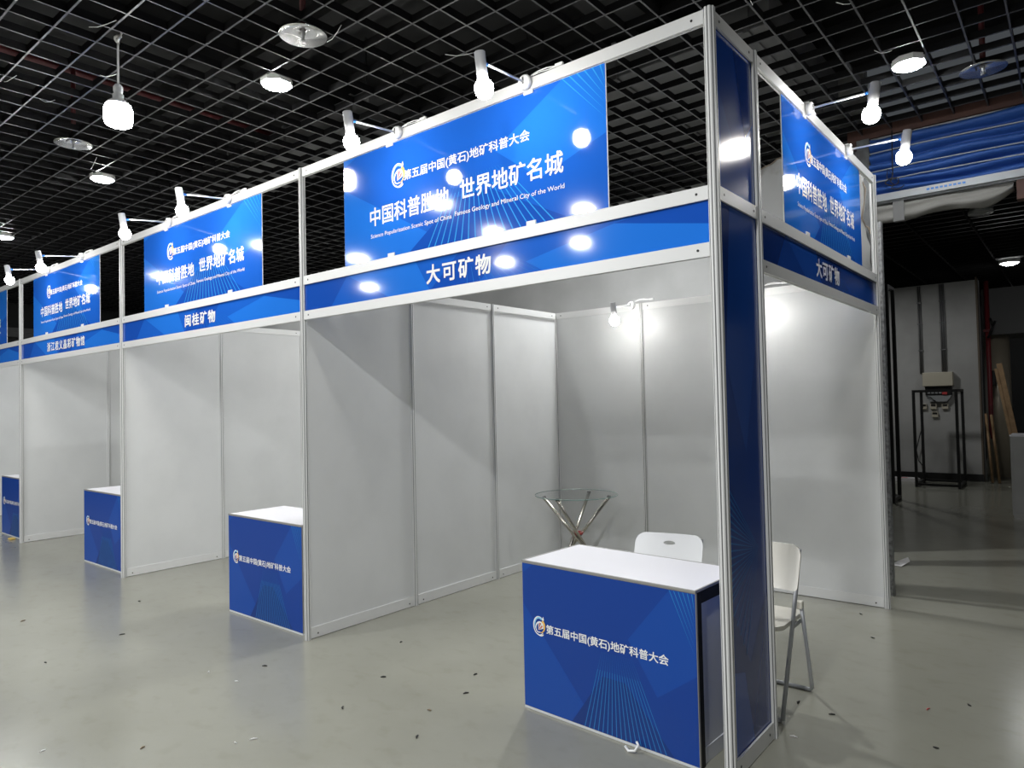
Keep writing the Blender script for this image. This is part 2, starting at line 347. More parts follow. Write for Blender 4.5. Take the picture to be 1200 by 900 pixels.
for k in range(18): g.box(-4.0 + 0.6 * k - 0.008, -4.0 + 0.6 * k + 0.008, 4.8, 17.4, 3.655, 3.70)
for k in range(50): g.box(-4.0, 6.4, 4.95 + 0.25 * k - 0.005, 4.95 + 0.25 * k + 0.005, 3.657, 3.70)
struct(g, 'ceiling_grid_back', M['grid_back'], 'black slatted ceiling of the back room')
w = MB(); w.box(-0.24, 0.42, 13.0, 14.5, 2.68, 3.55); struct(w, 'trim_11', M['duct'], 'grey soffit box above the round column')
w = MB(); w.lathe([(0.21, 0.0), (0.21, 2.68)], 28, Matrix.Translation((-0.06, 13.4, 0))); struct(w, 'trim_12', M['clad'], 'round metal clad column in the back room')

# ------------------------------------------------------------------ booths
H, ZM, ZL = 3.266, 2.475, 2.232
X1, X2, X3, X4 = -2.99, -6.0, -9.0, -12.0
def post(mb, x, y, z1, r=0.0215):
    pts = []
    for k in range(8):
        a = k * PI / 4
        n = Vector((math.cos(a), math.sin(a), 0)); t = Vector((-math.sin(a), math.cos(a), 0)); hw = r * math.tan(PI / 8)
        pts += [n * r - t * hw, n * r - t * hw * 0.30, n * (r * 0.74) - t * hw * 0.30, n * (r * 0.74) + t * hw * 0.30, n * r + t * hw * 0.30]
    d = []
    for p in pts:
        if not d or (p - d[-1]).length > 1e-6: d.append(p)
    n = len(d); a = [Vector((x, y, 0.0)) + p for p in d]; b2 = [p + Vector((0, 0, z1)) for p in a]
    mi = []
    mb.add(a + b2, [tuple(range(n - 1, -1, -1)), tuple(range(n, 2 * n))], 0)
    for i in range(n):
        j = (i + 1) % n; k = i % 5
        mb.add([a[i], a[j], b2[j], b2[i]], [(0, 1, 2, 3)], 1 if k in (1, 2, 3) else 0)
    return mb
def rail(mb, p, q, zc, h=0.06, t=0.026):
    """extruded beam between two posts with a slot line top and bottom"""
    p = Vector((p[0], p[1], 0)); q = Vector((q[0], q[1], 0)); d = (q - p).normalized(); n = Vector((-d.y, d.x, 0))
    p = p + d * 0.0225; q = q - d * 0.0225
    prof = [(-t / 2, -h / 2), (-0.004, -h / 2), (-0.004, -h / 2 + 0.006), (0.004, -h / 2 + 0.006), (0.004, -h / 2), (t / 2, -h / 2),
            (t / 2, h / 2), (0.004, h / 2), (0.004, h / 2 - 0.006), (-0.004, h / 2 - 0.006), (-0.004, h / 2), (-t / 2, h / 2)]
    a = [p + n * u + Vector((0, 0, zc + v)) for u, v in prof]; b2 = [q + n * u + Vector((0, 0, zc + v)) for u, v in prof]; k = len(prof)
    mb.add(a + b2, [(i, (i + 1) % k, k + (i + 1) % k, k + i) for i in range(k)])
    mb.add(a, [(0, 1, 2, 9, 10, 11), (2, 3, 8, 9), (3, 4, 5, 6, 7, 8)]); mb.add(b2, [(0, 1, 2, 9, 10, 11), (2, 3, 8, 9), (3, 4, 5, 6, 7, 8)])
    return mb
def screws(p, q, zc, t, parent, side):
    p = Vector((p[0], p[1], 0)); q = Vector((q[0], q[1], 0)); d = (q - p).normalized(); n = Vector((-d.y, d.x, 0))
    for c in (p + d * 0.075, q - d * 0.075):
        a = c + n * side * (t / 2 - 0.002) + Vector((0, 0, zc))
        MB().tube([a, a + n * side * 0.0035], 0.006, 8).build('lock_screw', M['screw'], parent)
def add_rail(root, name, p, q, zc, h=0.06):
    o = Vector(root.location)
    pp = (p[0] - o.x, p[1] - o.y); qq = (q[0] - o.x, q[1] - o.y)
    r = rail(MB(), pp, qq, zc, h).build(name, M['alu'], root)
    screws(pp, qq, zc, 0.026, r, -1)
    return r
def add_post(root, x, y, z1, r=0.0215):
    o = root.location
    return post(MB(), x - o.x, y - o.y, z1, r).build('post', [M['alu'], M['alu_groove']], root)
def add_wall(root, p, q):
    """one white infill panel between two posts, with its top and bottom rails"""
    o = root.location
    p = Vector((p[0] - o.x, p[1] - o.y, 0)); q = Vector((q[0] - o.x, q[1] - o.y, 0)); d = (q - p).normalized(); n = Vector((-d.y, d.x, 0)) * 0.0025
    a, c = p + d * 0.018, q - d * 0.018
    mb = MB(); vs = [a - n, c - n, c + n, a + n]; z0, z1 = Vector((0, 0, 0.05)), Vector((0, 0, 2.46))
    mb.add([v + z0 for v in vs] + [v + z1 for v in vs], [(3, 2, 1, 0), (4, 5, 6, 7), (0, 1, 5, 4), (1, 2, 6, 5), (2, 3, 7, 6), (3, 0, 4, 7)])
    w_ = mb.build('wall_panel', M['panel'], root)
    for zc, nm, h in ((0.0415, 'base_rail', 0.075), (ZM, 'head_rail', 0.06)):
        r = rail(MB(), p, q, zc, h, 0.022).build(nm, M['alu'], w_)
    screws(p, q, 0.03, 0.022, w_, -1); screws(p, q, ZM, 0.022, w_, -1)
    return w_

# ---- printed art: polygons in unit coordinates, laid in thin printed layers on a board
FAN = [((0.39 + 0.45 * k / 17, 0.0), (0.475 + 0.235 * k / 17, 0.40), (0.50 + 0.17 * k / 17, 0.52)) for k in range(18)]
CORNER = [((0.875 + 0.022 * k, 1.0), (1.0, 0.62 + 0.05 * k)) for k in range(6)]
ART = [([(0, .72), (.385, .14), (.31, 0), (0, 0)], 2), ([(0, 1), (.07, 1), (0, .93)], 2),
       ([(.875, 1), (.65, .64), (.80, .33), (.95, .03), (1, .18), (1, 1)], 2), ([(.95, .03), (.80, .33), (1, .52), (1, .18)], 0),
       ([(.31, 0), (.385, .14), (.50, .36), (.63, .36), (.88, 0)], 1)]
def clip01(p): return (min(max(p[0], 0.002), 0.998), min(max(p[1], 0.002), 0.998))
def art(mb, P, wline, lineset=True):
    """P(u, v, layer) -> point; mats: 0 mid 1 dark 2 light 3 line 4 soft line"""
    for i, (poly, mi) in enumerate(ART):
        pts = [P(*clip01(q), 1 + 0.15 * i) for q in poly]; mb.add(pts, [tuple(range(len(pts)))], mi)
    if lineset:
        def seg(a, b, w0, w1, mi):
            dx = b[0] - a[0]
            mb.add([P(*clip01((a[0] - w0, a[1])), 3), P(*clip01((a[0] + w0, a[1])), 3), P(*clip01((b[0] + w1, b[1])), 3), P(*clip01((b[0] - w1, b[1])), 3)], [(0, 1, 2, 3)], mi)
        for a, m_, e in FAN:
            seg(a, m_, wline, wline * 0.62, 3); seg(m_, e, wline * 0.5, wline * 0.2, 4)
        for a, b in CORNER: seg(a, b, wline, wline * 0.5, 3)
B_MATS = [M['b_mid'], M['b_dark'], M['b_light'], M['b_line'], M['b_line_soft'], M['white_plastic']]
N_MATS = [M['n_mid'], M['n_dark'], M['n_light'], M['n_line'], M['n_line_soft'], M['grey_edge']]
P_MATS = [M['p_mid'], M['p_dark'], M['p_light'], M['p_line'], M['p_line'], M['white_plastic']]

def letters(body, x, z, wdt, name, root, y, height=None, bold=0.0, spacing=1.0, matr=None):
    vs, fs, h = text_mb(body, wdt, height, bold, spacing)
    mb = MB(); mb.add([(v.x + x, y + v.y, v.z + z - h / 2) for v in vs], fs)
    return mb.build(name, matr or M['white_print'], root, fix=False)
def emblem(root, x, z, s, y):
    """ring emblem: white and pale blue ellipse loops with a gold swoosh and a flame-like fan inside"""
    mb = MB()
    def ring(cx, cz, rx, rz, a0, a1, w0, w1, mi, tilt=0.0, dy=0.0, n=20):
        vs = []; fs = []
        for k in range(n + 1):
            t = k / n; a = a0 + (a1 - a0) * t; wd = w0 + (w1 - w0) * t
            for sgn in (-1, 1):
                px = (rx + sgn * wd) * math.cos(a); pz = (rz + sgn * wd) * math.sin(a)
                vs.append((x + s * (cx + px * math.cos(tilt) - pz * math.sin(tilt)), y - dy, z + s * (cz + px * math.sin(tilt) + pz * math.cos(tilt))))
        for k in range(n): fs.append((2 * k, 2 * k + 1, 2 * k + 3, 2 * k + 2))
        mb.add(vs, fs, mi)
    ring(0, 0, .36, .46, 0.9, 5.5, .04, .02, 0)
    ring(0.02, 0.02, .30, .40, 1.0, 3.6, .05, .02, 1, dy=.0002)
    ring(0.03, 0.0, .34, .34, -1.4, 1.0, .015, .07, 2, dy=.0004)
    ring(0.02, -.06, .22, .28, 0.3, 5.6, .05, .02, 0, tilt=-.5, dy=.0002)
    for k in range(5):
        a = 0.35 + 0.28 * k
        mb.add([(x + s * -.05, y - .0006, z + s * -.22), (x + s * (-.05 + .36 * math.cos(a) - .03), y - .0006, z + s * (-.18 + .36 * math.sin(a) + .02)), (x + s * (-.05 + .36 * math.cos(a) + .03), y - .0006, z + s * (-.18 + .36 * math.sin(a) - .02))], [(0, 1, 2)], (0, 3, 0, 3, 0)[k])
    mb.add([(x + s * .24, y - .0006, z + s * .28), (x + s * .34, y - .0006, z + s * .34), (x + s * .30, y - .0006, z + s * .52), (x + s * .22, y - .0006, z + s * .40)], [(0, 1, 2, 3)], 0)
    ring(0.08, -.38, .20, .10, 3.3, 6.2, .03, .03, 0, dy=.0002)
    return mb.build('emblem', [M['white_print'], M['pale_blue_print'], M['gold_print'], M['orange_print']], root, fix=False)

TITLE = '第五届中国(黄石)地矿科普大会'
def name_board(root, p, q, text, tx, tw, th, face):
    """blue fascia board between two posts at the front; tx = left end of the text along the board"""
    o = root.location
    p = Vector((p[0], p[1], 0)); q = Vector((q[0], q[1], 0)); Ld = (q - p).length; d = (q - p).normalized(); n = Vector((d.y, -d.x, 0))   # n points to the outside
    z0, z1 = ZL + 0.028, ZM - 0.028
    mb = MB(); a = p + d * 0.018 - o; c = q - d * 0.018 - o; Lb = (c - a).length
    vs = [a - n * 0.0, c - n * 0.0, c - n * 0.005, a - n * 0.005]; zz0, zz1 = Vector((0, 0, z0)), Vector((0, 0, z1))
    vs = [Vector((v.x, v.y, 0)) for v in vs]
    mb.add([v + zz0 for v in vs] + [v + zz1 for v in vs], [(3, 2, 1, 0), (4, 5, 6, 7), (0, 1, 5, 4), (1, 2, 6, 5), (2, 3, 7, 6), (3, 0, 4, 7)], 0)
    a = Vector((a.x, a.y, 0))
    P = lambda u, v, l: a + d * (u * Lb) + n * (0.0004 * l) + Vector((0, 0, z0 + v * (z1 - z0)))
    polys = [([(0, 0), (.10, 0), (.16, 1), (0, 1)], 1), ([(.16, 1), (.30, .0), (.42, 0), (.38, 1)], 2), ([(.42, 0), (.55, 0), (.62, 1), (.50, 1)], 1),
             ([(.66, .35), (.84, .9), (1, .45), (1, 0), (.70, 0)], 2), ([(.84, .9), (.9, 1), (1, 1), (1, .45)], 1)]
    for i, (poly, mi) in enumerate(polys):
        mb.add([P(*clip01(s), 1 + .15 * i) for s in poly], [tuple(range(len(poly)))], mi)
    for k in range(12):
        u = .52 + .011 * k
        mb.add([P(u + .006 * k - .0007, .02, 3), P(u + .006 * k + .0007, .02, 3), P(u + .0004, .5, 3), P(u - .0004, .5, 3)], [(0, 1, 2, 3)], 4)
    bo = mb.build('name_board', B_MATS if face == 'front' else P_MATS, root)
    if not text: return bo
    tvs, tfs, hh = text_mb(text, tw, th, 0.022, 1.18)
    tm = MB(); tm.add([P(0, 0, 4) - Vector((0, 0, z0)) + d * (tx + v.x) + n * (0.0008 - v.y) + Vector((0, 0, (z0 + z1) / 2 + v.z - hh / 2)) for v in tvs], tfs)
    tm.build('lettering', M['white_print'], bo, fix=False)
    return bo

# corner booth (nearest, with the blue pillar)
R1 = thing('exhibition_booth', 'nearest white booth, on the corner, with the tall blue pillar at its front', 'booth', (-1.5, 1.5, 0))
for (x, y, z) in ((0, 0, H), (0, 0.5, H), (0, 3, H), (X1, 0, H), (-1, 3, 2.505), (-2, 3, 2.505), (X1, 3, 2.505), (X1, 1, 2.505), (X1, 2, 2.505)):
    add_post(R1, x, y, z, 0.0235 if (x, y) == (0, 0) else 0.0215)
ZT = H - 0.034
for nm, zc in (('top_rail', ZT), ('fascia_rail', ZM), ('fascia_rail', ZL)):
    add_rail(R1, nm, (X1, 0), (0, 0), zc); add_rail(R1, nm, (0, 0.5), (0, 3), zc)
for nm, zc, h in (('top_rail', ZT, 0.06), ('fascia_rail', ZM, 0.06), ('base_rail', 0.0415, 0.075)):
    add_rail(R1, nm, (0, 0), (0, 0.5), zc, h)
for p, q in (((X1, 0), (X1, 1)), ((X1, 1), (X1, 2)), ((X1, 2), (X1, 3)), ((X1, 3), (-2, 3)), ((-2, 3), (-1, 3)), ((-1, 3), (0, 3))): add_wall(R1, p, q)
name_board(R1, (X1, 0), (0, 0), '大可矿物', 1.235 - 0.018, 0.495, 0.108, 'front')
name_board(R1, (0, 0.5), (0, 3), '大可矿物', 0.95 - 0.018, 0.495, 0.108, 'side')
def pillar_board(z0, z1, polys, lines):
    o = R1.location; mb = MB()
    mb.box(-0.004 - o.x, 0.0 - o.x, 0.018 - o.y, 0.482 - o.y, z0, z1)
    P = lambda u, z, l: Vector((0.0004 * l - o.x, 0.018 + 0.464 * u - o.y, z))
    for i, (poly, mi) in enumerate(polys): mb.add([P(u, z, 1 + .15 * i) for u, z in poly], [tuple(range(len(poly)))], mi)
    for (a, b_, w_) in lines:
        dz = Vector((b_[0] - a[0], b_[1] - a[1])); nn = Vector((-dz.y, dz.x)).normalized()
        mb.add([P(a[0], a[1], 3), P(b_[0] - nn.x * w_ * 2, b_[1] - nn.y * w_, 3), P(b_[0] + nn.x * w_ * 2, b_[1] + nn.y * w_, 3)], [(0, 1, 2)], 3)
    return mb.build('pillar_panel', P_MATS, R1)
lines = []
for k in range(15):
    zz = 1.24 - 0.036 * k
    lines.append(((0.80, 0.905), (0.012, zz), 0.0045))
for k in range(6): lines.append(((0.80, 0.905), (0.05 + 0.07 * k, 0.72 - 0.05 * k), 0.004))
pillar_board(0.075, 2.45, [([(.02, 1.3), (.98, 2.2), (.98, 1.0), (.6, .9)], 0), ([(.02, 2.44), (.30, 2.44), (.12, 1.75), (.02, 1.9)], 1), ([(.12, 1.75), (.55, 1.35), (.98, 2.0), (.98, 2.44), (.30, 2.44)], 2),
                           ([(.02, .76), (.5, .42), (.98, .70), (.98, .08), (.02, .08)], 1), ([(.02, .44), (.35, .40), (.55, .08), (.02, .08)], 2)], lines)
pillar_board(2.50, ZT - 0.028, [([(.02, 2.51), (.02, 3.0), (.5, 2.72), (.98, 2.9), (.98, 2.51)], 2), ([(.5, 3.19), (.98, 3.19), (.98, 2.9), (.75, 2.8)], 1)], [])

def row_booth(xr, xl, label, text, tx, tw, deep=True):
    R = thing('exhibition_booth', label, 'booth', ((xl + xr) / 2, 1.5, 0), 0, 'white exhibition booths in the row')
    xm = round(xr) if xr > -3.5 else xr
    add_post(R, xl, 0, H)
    for k in (1, 2, 3): add_post(R, xl, k, 2.505)
    for k in (1, 2): add_post(R, xl + k, 3, 2.505)
    for nm, zc in (('top_rail', ZT), ('fascia_rail', ZM), ('fascia_rail', ZL)): add_rail(R, nm, (xl, 0), (xr, 0), zc)
    for k in range(3): add_wall(R, (xl, k), (xl, k + 1)); add_wall(R, (xl + k, 3), (xl + k + 1 if k < 2 else xr, 3))
    name_board(R, (xl, 0), (xr, 0), text, tx, tw, 0.1, 'front')
    return R
row_booth(X1, X2, 'white booth directly left of the corner booth, under a four character name strip', '闽桂矿物', 1.265, 0.51)
row_booth(X2, X3, 'white booth third from the blue pillar, under a long nine character name strip', '浙江君义晶彩矿物馆', 0.915, 1.12)
row_booth(X3, X4, 'white booth cut by the left edge, farthest of the row from the blue pillar', '', 1.0, 0.6)
R1['group'] = 'white exhibition booths in the row'

# ------------------------------------------------------------------ hanging banners
def make_banner(label, wdt=2.0, sc=1.0):
    z0, z1 = 2.508, 3.2
    T = thing('hanging_banner', label, 'banner', (0, 0, 0), 0, 'blue banners above the booths')
    mb = MB(); mb.box(-wdt / 2, wdt / 2, -0.0025, 0.0025, z0, z1, 5)
    mb.add([(-wdt / 2 + .001, -0.003, z0 + .001), (wdt / 2 - .003, -0.003, z0 + .001), (wdt / 2 - .003, -0.003, z1 - .001), (-wdt / 2 + .001, -0.003, z1 - .001)], [(0, 1, 2, 3)], 0)
    art(mb, lambda u, v, l: Vector((-wdt / 2 + u * wdt, -0.003 - 0.0004 * l, z0 + v * (z1 - z0))), 0.0021)
    mb.build('board', B_MATS, T)
    X = lambda x: (x + 1.515) * sc          # banner of the corner booth spans -2.515..-0.515
    emblem(T, X(-1.985), 2.99, 0.15 * sc ** .5, -0.0055)
    letters(TITLE, X(-1.932), 2.972, 0.957 * sc, 'title', T, -0.0055, 0.068, 0.014)
    letters('中国科普胜地', X(-2.25), 2.778, 0.69 * sc, 'slogan', T, -0.0055, 0.113, 0.014)
    letters('世界地矿名城', X(-1.47), 2.79, 0.70 * sc, 'slogan', T, -0.0055, 0.113, 0.014)
    letters('Science Popularization Scenic Spot of China', X(-2.246), 2.655, 0.705 * sc, 'translation', T, -0.0055, 0.033, 0.004)
    letters('Famous Geology and Mineral City of the World', X(-1.515), 2.662, 0.75 * sc, 'translation', T, -0.0055, 0.033, 0.004)
    for x in (-0.27, 0.27):
        for zc in (z0 + 0.008, z1 - 0.004):
            MB().bbox(x * wdt - 0.03, x * wdt + 0.03, -0.011, -0.0032, zc - 0.012, zc + 0.012, 0.002).build('clip', M['white_plastic'], T)
    return T
bn = make_banner('large blue banner above the corner booth, biggest in the photo, facing left front')
place(bn, bn['label'], (-1.515, 0, 0))
for x, lb in ((-4.5, 'blue banner above the booth with the four character name strip, left of the corner booth'),
              (-7.53, 'blue banner above the booth with the long nine character name strip'),
              (-10.55, 'blue banner cut by the left edge of the photo, farthest in the row')):
    place(dup(bn), lb, (x, 0, 0))
bs = make_banner('narrower blue banner facing right, on the right side of the corner booth', 1.67, 0.835)
place(bs, bs['label'], (0, 1.735, 0), PI / 2)

# ------------------------------------------------------------------ counters
def make_counter():
    T = thing('reception_counter', '', 'counter', (0, 0, 0), 0, 'blue reception counters at the booths')
    W, D, Hc = 1.0, 0.5, 0.768
    mb = MB(); mb.box(-.5, .5, 0, .012, 0.013, Hc - .012, 5)
    mb.add([(-.497, -.0005, .015), (.497, -.0005, .015), (.497, -.0005, Hc - .014), (-.497, -.0005, Hc - .014)], [(0, 1, 2, 3)], 0)
    art(mb, lambda u, v, l: Vector((-.497 + u * .994, -.0005 - .0004 * l, .015 + v * (Hc - .029))), 0.0022)
    fp = mb.build('front_panel', N_MATS, T)
    letters(TITLE, -.34, .435, .70, 'title', fp, -.003, .052, 0.016)
    emblem(fp, -.388, .445, .10, -.003)
    MB().bbox(-.492, .492, .0, .492, Hc - .012, Hc, .002).build('countertop', M['white_top'], T)
    e = MB(); e.box(-.5, .5, -.003, .006, Hc - .010, Hc + .001); e.box(-.5, -.492, .006, .5, Hc - .010, Hc + .001); e.box(.492, .5, .006, .5, Hc - .010, Hc + .001); e.box(-.5, .5, .492, .5, Hc - .010, Hc + .001)
    e.build('edge_trim', M['grey_edge'], T)
    for s in (-1, 1):
        fr = MB(); a, c = sorted((s * .499, s * .47))
        fr.bbox(a, c, .013, .053, 0, Hc - .013, .002); fr.bbox(a, c, .46, .492, 0, Hc - .013, .002); fr.bbox(a, c, .0535, .4595, Hc - .065, Hc - .013, .002)
        fr.build('side_frame', M['black_frame'], T)
        a, c = sorted((s * .486, s * .478)); MB().box(a, c, .0535, .4595, .07, Hc - .066).build('side_panel', M['grey_panel'], T)
        a, c = sorted((s * .49, s * .474)); MB().bbox(a, c, .0535, .4595, 0.0, .0695, .002).build('side_rail', M['grey_panel'], T)
    MB().bbox(-.5, .5, .0, .0125, 0.0, .0125, .002).build('base_strip', M['grey_panel'], T)
    MB().box(-.469, .469, .484, .490, .03, Hc - .014).build('back_door', M['grey_panel'], T)
    return T
ct = make_counter()
place(ct, 'nearest blue counter with white top, beside the foot of the blue pillar', (-0.64, 0.035, 0), -.05)
for x, y, lb in ((-3.59, 0.03, 'blue counter with white top at the front of the booth left of the corner booth'),
                 (-6.66, 0.06, 'small looking blue counter in the third booth, half hidden by the booth post'),
                 (-9.56, 0.07, 'blue counter cut by the left edge of the photo')):
    place(dup(ct), lb, (x, y, 0))

# ------------------------------------------------------------------ spotlights on arms
def make_spot(headx, heady, headz, bulb_mat):
    T = thing('arm_spotlight', '', 'spotlight', (0, 0, 0), 0, 'arm spotlights on the booth rails')
    ry = Matrix.Rotation(PI / 2, 4, 'X')
    c = MB(); c.lathe([(0.0, .018), (.030, .018), (.036, .014), (.036, -.012), (.030, -.016), (0.0, -.016)], 24, Matrix.Translation((0, -.032, 0)) @ ry)
    c.box(-.012, .012, -.032, .03, .033, .040); c.box(-.012, .012, .024, .030, -.02, .040)
    c.build('clamp', M['white_plastic'], T)
    MB().bbox(-.004, .004, -.054, -.049, -.012, .022, .001).build('clamp_slot', M['conduit'], T)
    hd = Vector((headx, heady, headz)); a = Vector((0, -.05, 0))
    d = (hd - a)
    ar = MB(); ar.tube([a, hd - d.normalized() * .0], .006, 10); ar.build('arm', M['white_plastic'], T)
    tp = MB(); tp.tube([a + d * .86, a + d * .97], .0082, 10); tp.build('tape', M['blue_tape'], T)
    tilt = Matrix.Translation(hd) @ Matrix.Rotation(0.16, 4, 'X')
    h_ = MB(); h_.lathe([(0, .045), (.023, .045), (.026, .042), (.026, -.080), (.024, -.084), (0, -.084)], 24, tilt); h_.build('housing', M['lamp_plastic'], T)
    MB().box(-.004, .004, .027, .0305, -.03, .02, 0, tilt).build('housing_slot', M['conduit'], T)
    b_ = MB(); b_.lathe([(.022, -.0845), (.036, -.092), (.044, -.108), (.045, -.125), (.040, -.146), (.028, -.161), (.013, -.168), (0, -.169)], 24, tilt); b_.build('bulb', bulb_mat, T)
    w_ = MB(); w_.tube([(.02, -.01, .036), (.06, .0, .052), (.11, .005, .055), (.16, .002, .045), (.20, 0, .040)], .003, 6)
    w_.tube([(.03, -.005, .038), (.07, .004, .046), (.12, .01, .045), (.17, .006, .042)], .003, 6)
    w_.bbox(.17, .215, -.008, .008, .036, .050, .002); w_.build('cable', M['white_plastic'], T)
    return T
sp = make_spot(.05, -.43, -.055, M['bulb'])
sp_side = make_spot(-.09, -.385, -.035, M['bulb'])
ZS = H - 0.03
front = [(-.975, 'right one of the two arm spotlights above the biggest front banner'), (-1.957, 'left one of the two arm spotlights above the biggest front banner'),
         (-3.94, 'right arm spotlight over the banner of the booth left of the corner booth'), (-4.94, 'left arm spotlight over the banner of the booth left of the corner booth'),
         (-6.95, 'right arm spotlight over the banner of the third booth'), (-7.95, 'left arm spotlight over the banner of the third booth')]
first = True
for x, lb in front:
    o = sp if first else dup(sp); first = False; place(o, lb, (x, 0, ZS))
for y, lb in ((1.31, 'nearer arm spotlight on the right side rail, close to the blue pillar'), (2.18, 'farther arm spotlight on the right side rail, in front of the blue curtain')):
    place(sp_side if y < 2 else dup(sp_side), lb, (0, y, ZS), PI / 2)
isp = make_spot(.015, -.39, -.05, M['bulb_in'])
place(isp, 'arm spotlight inside the corner booth on the back wall, beside a bright glow', (-2.083, 3, ZM + 0.015))
place(dup(isp), 'arm spotlight on the back wall of the corner booth hidden behind the blue pillar', (-0.87, 3, ZM + 0.015))

# ------------------------------------------------------------------ table and chairs
T = thing('glass_table', 'round glass table on crossed chrome legs in the corner of the nearest booth', 'table', (-2.43, 2.48, 0))
g_ = MB(); g_.lathe([(0, .742), (.370, .742), (.376, .744), (.376, .748), (.370, .75), (0, .75)], 64, smooth=False); g_.build('tabletop', M['glass'], T)
g_ = MB(); g_.lathe([(.3765, .742), (.379, .744), (.379, .748), (.3765, .75), (.3765, .742)], 64); g_.build('glass_rim', M['glass_edge'], T)
for k in range(4):
    a = (-2.31, -1.57, 1.75, .45)[k]; tw = 0.3
    top_ = Vector((.30 * math.cos(a), .30 * math.sin(a), .728)); bot = Vector((.27 * math.cos(a + PI - tw), .27 * math.sin(a + PI - tw), .012))
    lg = MB(); lg.tube([bot, top_], .015, 12); l_ = lg.build('leg', M['chrome'], T)
    MB().tube([top_ - (top_ - bot).normalized() * .004, top_ + Vector((0, 0, .0135))], .018, 12).build('leg_cap', M['black_rubber'], l_)
    MB().tube([Vector((bot.x, bot.y, 0)), bot + Vector((0, 0, .012))], .019, 12).build('foot', M['black_rubber'], l_)
rb = MB(); rb.lathe([(.052, .385), (.056, .385), (.056, .408), (.052, .408), (.052, .385)], 24); rb.build('band', M['red_band'], T)

def make_chair(name, label, plastic):
    T = thing(name, label, 'chair', (0, 0, 0), 0, 'white folding chairs in the corner booth')
    def rr_panel(w, z0, z1, r, y0, y1, n=8, hole=None):
        pts = []
        for cx, cz, a0 in ((w / 2 - r, z1 - r, 0), (-w / 2 + r, z1 - r, PI / 2), (-w / 2 + .02, z0 + .02, PI), (w / 2 - .02, z0 + .02, 3 * PI / 2)):
            rad = r if cz > (z0 + z1) / 2 else .02
            for k in range(n + 1):
                a = a0 + PI / 2 * k / n; pts.append((cx + rad * math.cos(a), cz + rad * math.sin(a)))
        return pts
    # backrest: curved panel with an oval grip hole, leaning with the tubes
    lean = lambda z: -.25 + .37 * z / .80
    bm = bmesh.new()
    outer = rr_panel(.40, .585, .805, .055, 0, 0)
    ov = [bm.verts.new((x, 0, z)) for x, z in outer]; oe = [bm.edges.new((ov[i], ov[(i + 1) % len(ov)])) for i in range(len(ov))]
    hv = [bm.verts.new((.034 * math.cos(2 * PI * k / 20), 0, .755 + .012 * math.sin(2 * PI * k / 20))) for k in range(20)]
    he = [bm.edges.new((hv[i], hv[(i + 1) % 20])) for i in range(20)]
    bmesh.ops.triangle_fill(bm, use_beauty=True, use_dissolve=False, edges=oe + he)
    bmesh.ops.subdivide_edges(bm, edges=bm.edges[:], cuts=3, use_grid_fill=True)
    r_ = bmesh.ops.extrude_face_region(bm, geom=bm.faces[:])
    bmesh.ops.translate(bm, verts=[v for v in r_['geom'] if isinstance(v, bmesh.types.BMVert)], vec=(0, .012, 0))
    for v in bm.verts: v.co.y += lean(v.co.z) - .006 + .022 * (1 - (v.co.x / .2) ** 2) - .01
    bmesh.ops.recalc_face_normals(bm, faces=bm.faces)
    me = bpy.data.meshes.new('backrest'); bm.to_mesh(me); bm.free(); me.materials.append(plastic)
    me.polygons.foreach_set('use_smooth', [True] * len(me.polygons)); me.set_sharp_from_angle(angle=0.7)
    o = bpy.data.objects.new('backrest', me); COL.objects.link(o); o.parent = T
    st_ = MB(); pts = rr_panel(.37, -.19, .19, .07, 0, 0)
    st_.prism([(x, -.03 - z * 1.0, 0) for x, z in pts], (0, 0, .430), (0, 0, .452)); st_.build('seat', plastic, T)
    for s in (-1, 1):
        MB().tube([(s * .19, lean(0.012), .012), (s * .19, lean(.59), .59), (s * .185, lean(.785), .785)], .011, 12).build('front_leg', M['steel_tube'], T)
        MB().tube([(s * .20, .065, .50), (s * .20, .20, .055), (s * .197, .214, .025), (s * .185, .220, .011), (s * .16, .222, .011)], .0105, 12).build('rear_leg', M['steel_tube'], T)
        MB().bbox(s * .19 - .014, s * .19 + .02, .045, .085, .485, .525, .006).build('hinge_cap', plastic, T)
        MB().bbox(s * .187 - .007, s * .187 + .007, -.03, .10, .405, .422, .003).build('seat_bracket', M['steel_tube'], T)
    MB().tube([(-.165, .222, .011), (.165, .222, .011)], .0105, 12).build('rear_crossbar', M['steel_tube'], T)
    MB().tube([(-.185, lean(.02), .012), (.185, lean(.02), .012)], .0105, 12).build('front_crossbar', M['steel_tube'], T)
    MB().tube([(-.187, .06, .413), (.187, .06, .413)], .006, 8).build('seat_rod', M['steel_tube'], T)
    return T
c1 = make_chair('folding_chair', 'white plastic folding chair behind the nearest counter, only its backrest showing', M['white_plastic'])
c1.location = (-0.705, 0.83, 0); c1.rotation_euler.z = 0.20
c2 = make_chair('folding_chair', 'cream folding chair with grey tube legs beside the blue pillar', M['cream_plastic'])
c2.location = (-0.2, 0.91, 0); c2.rotation_euler.z = 0.0

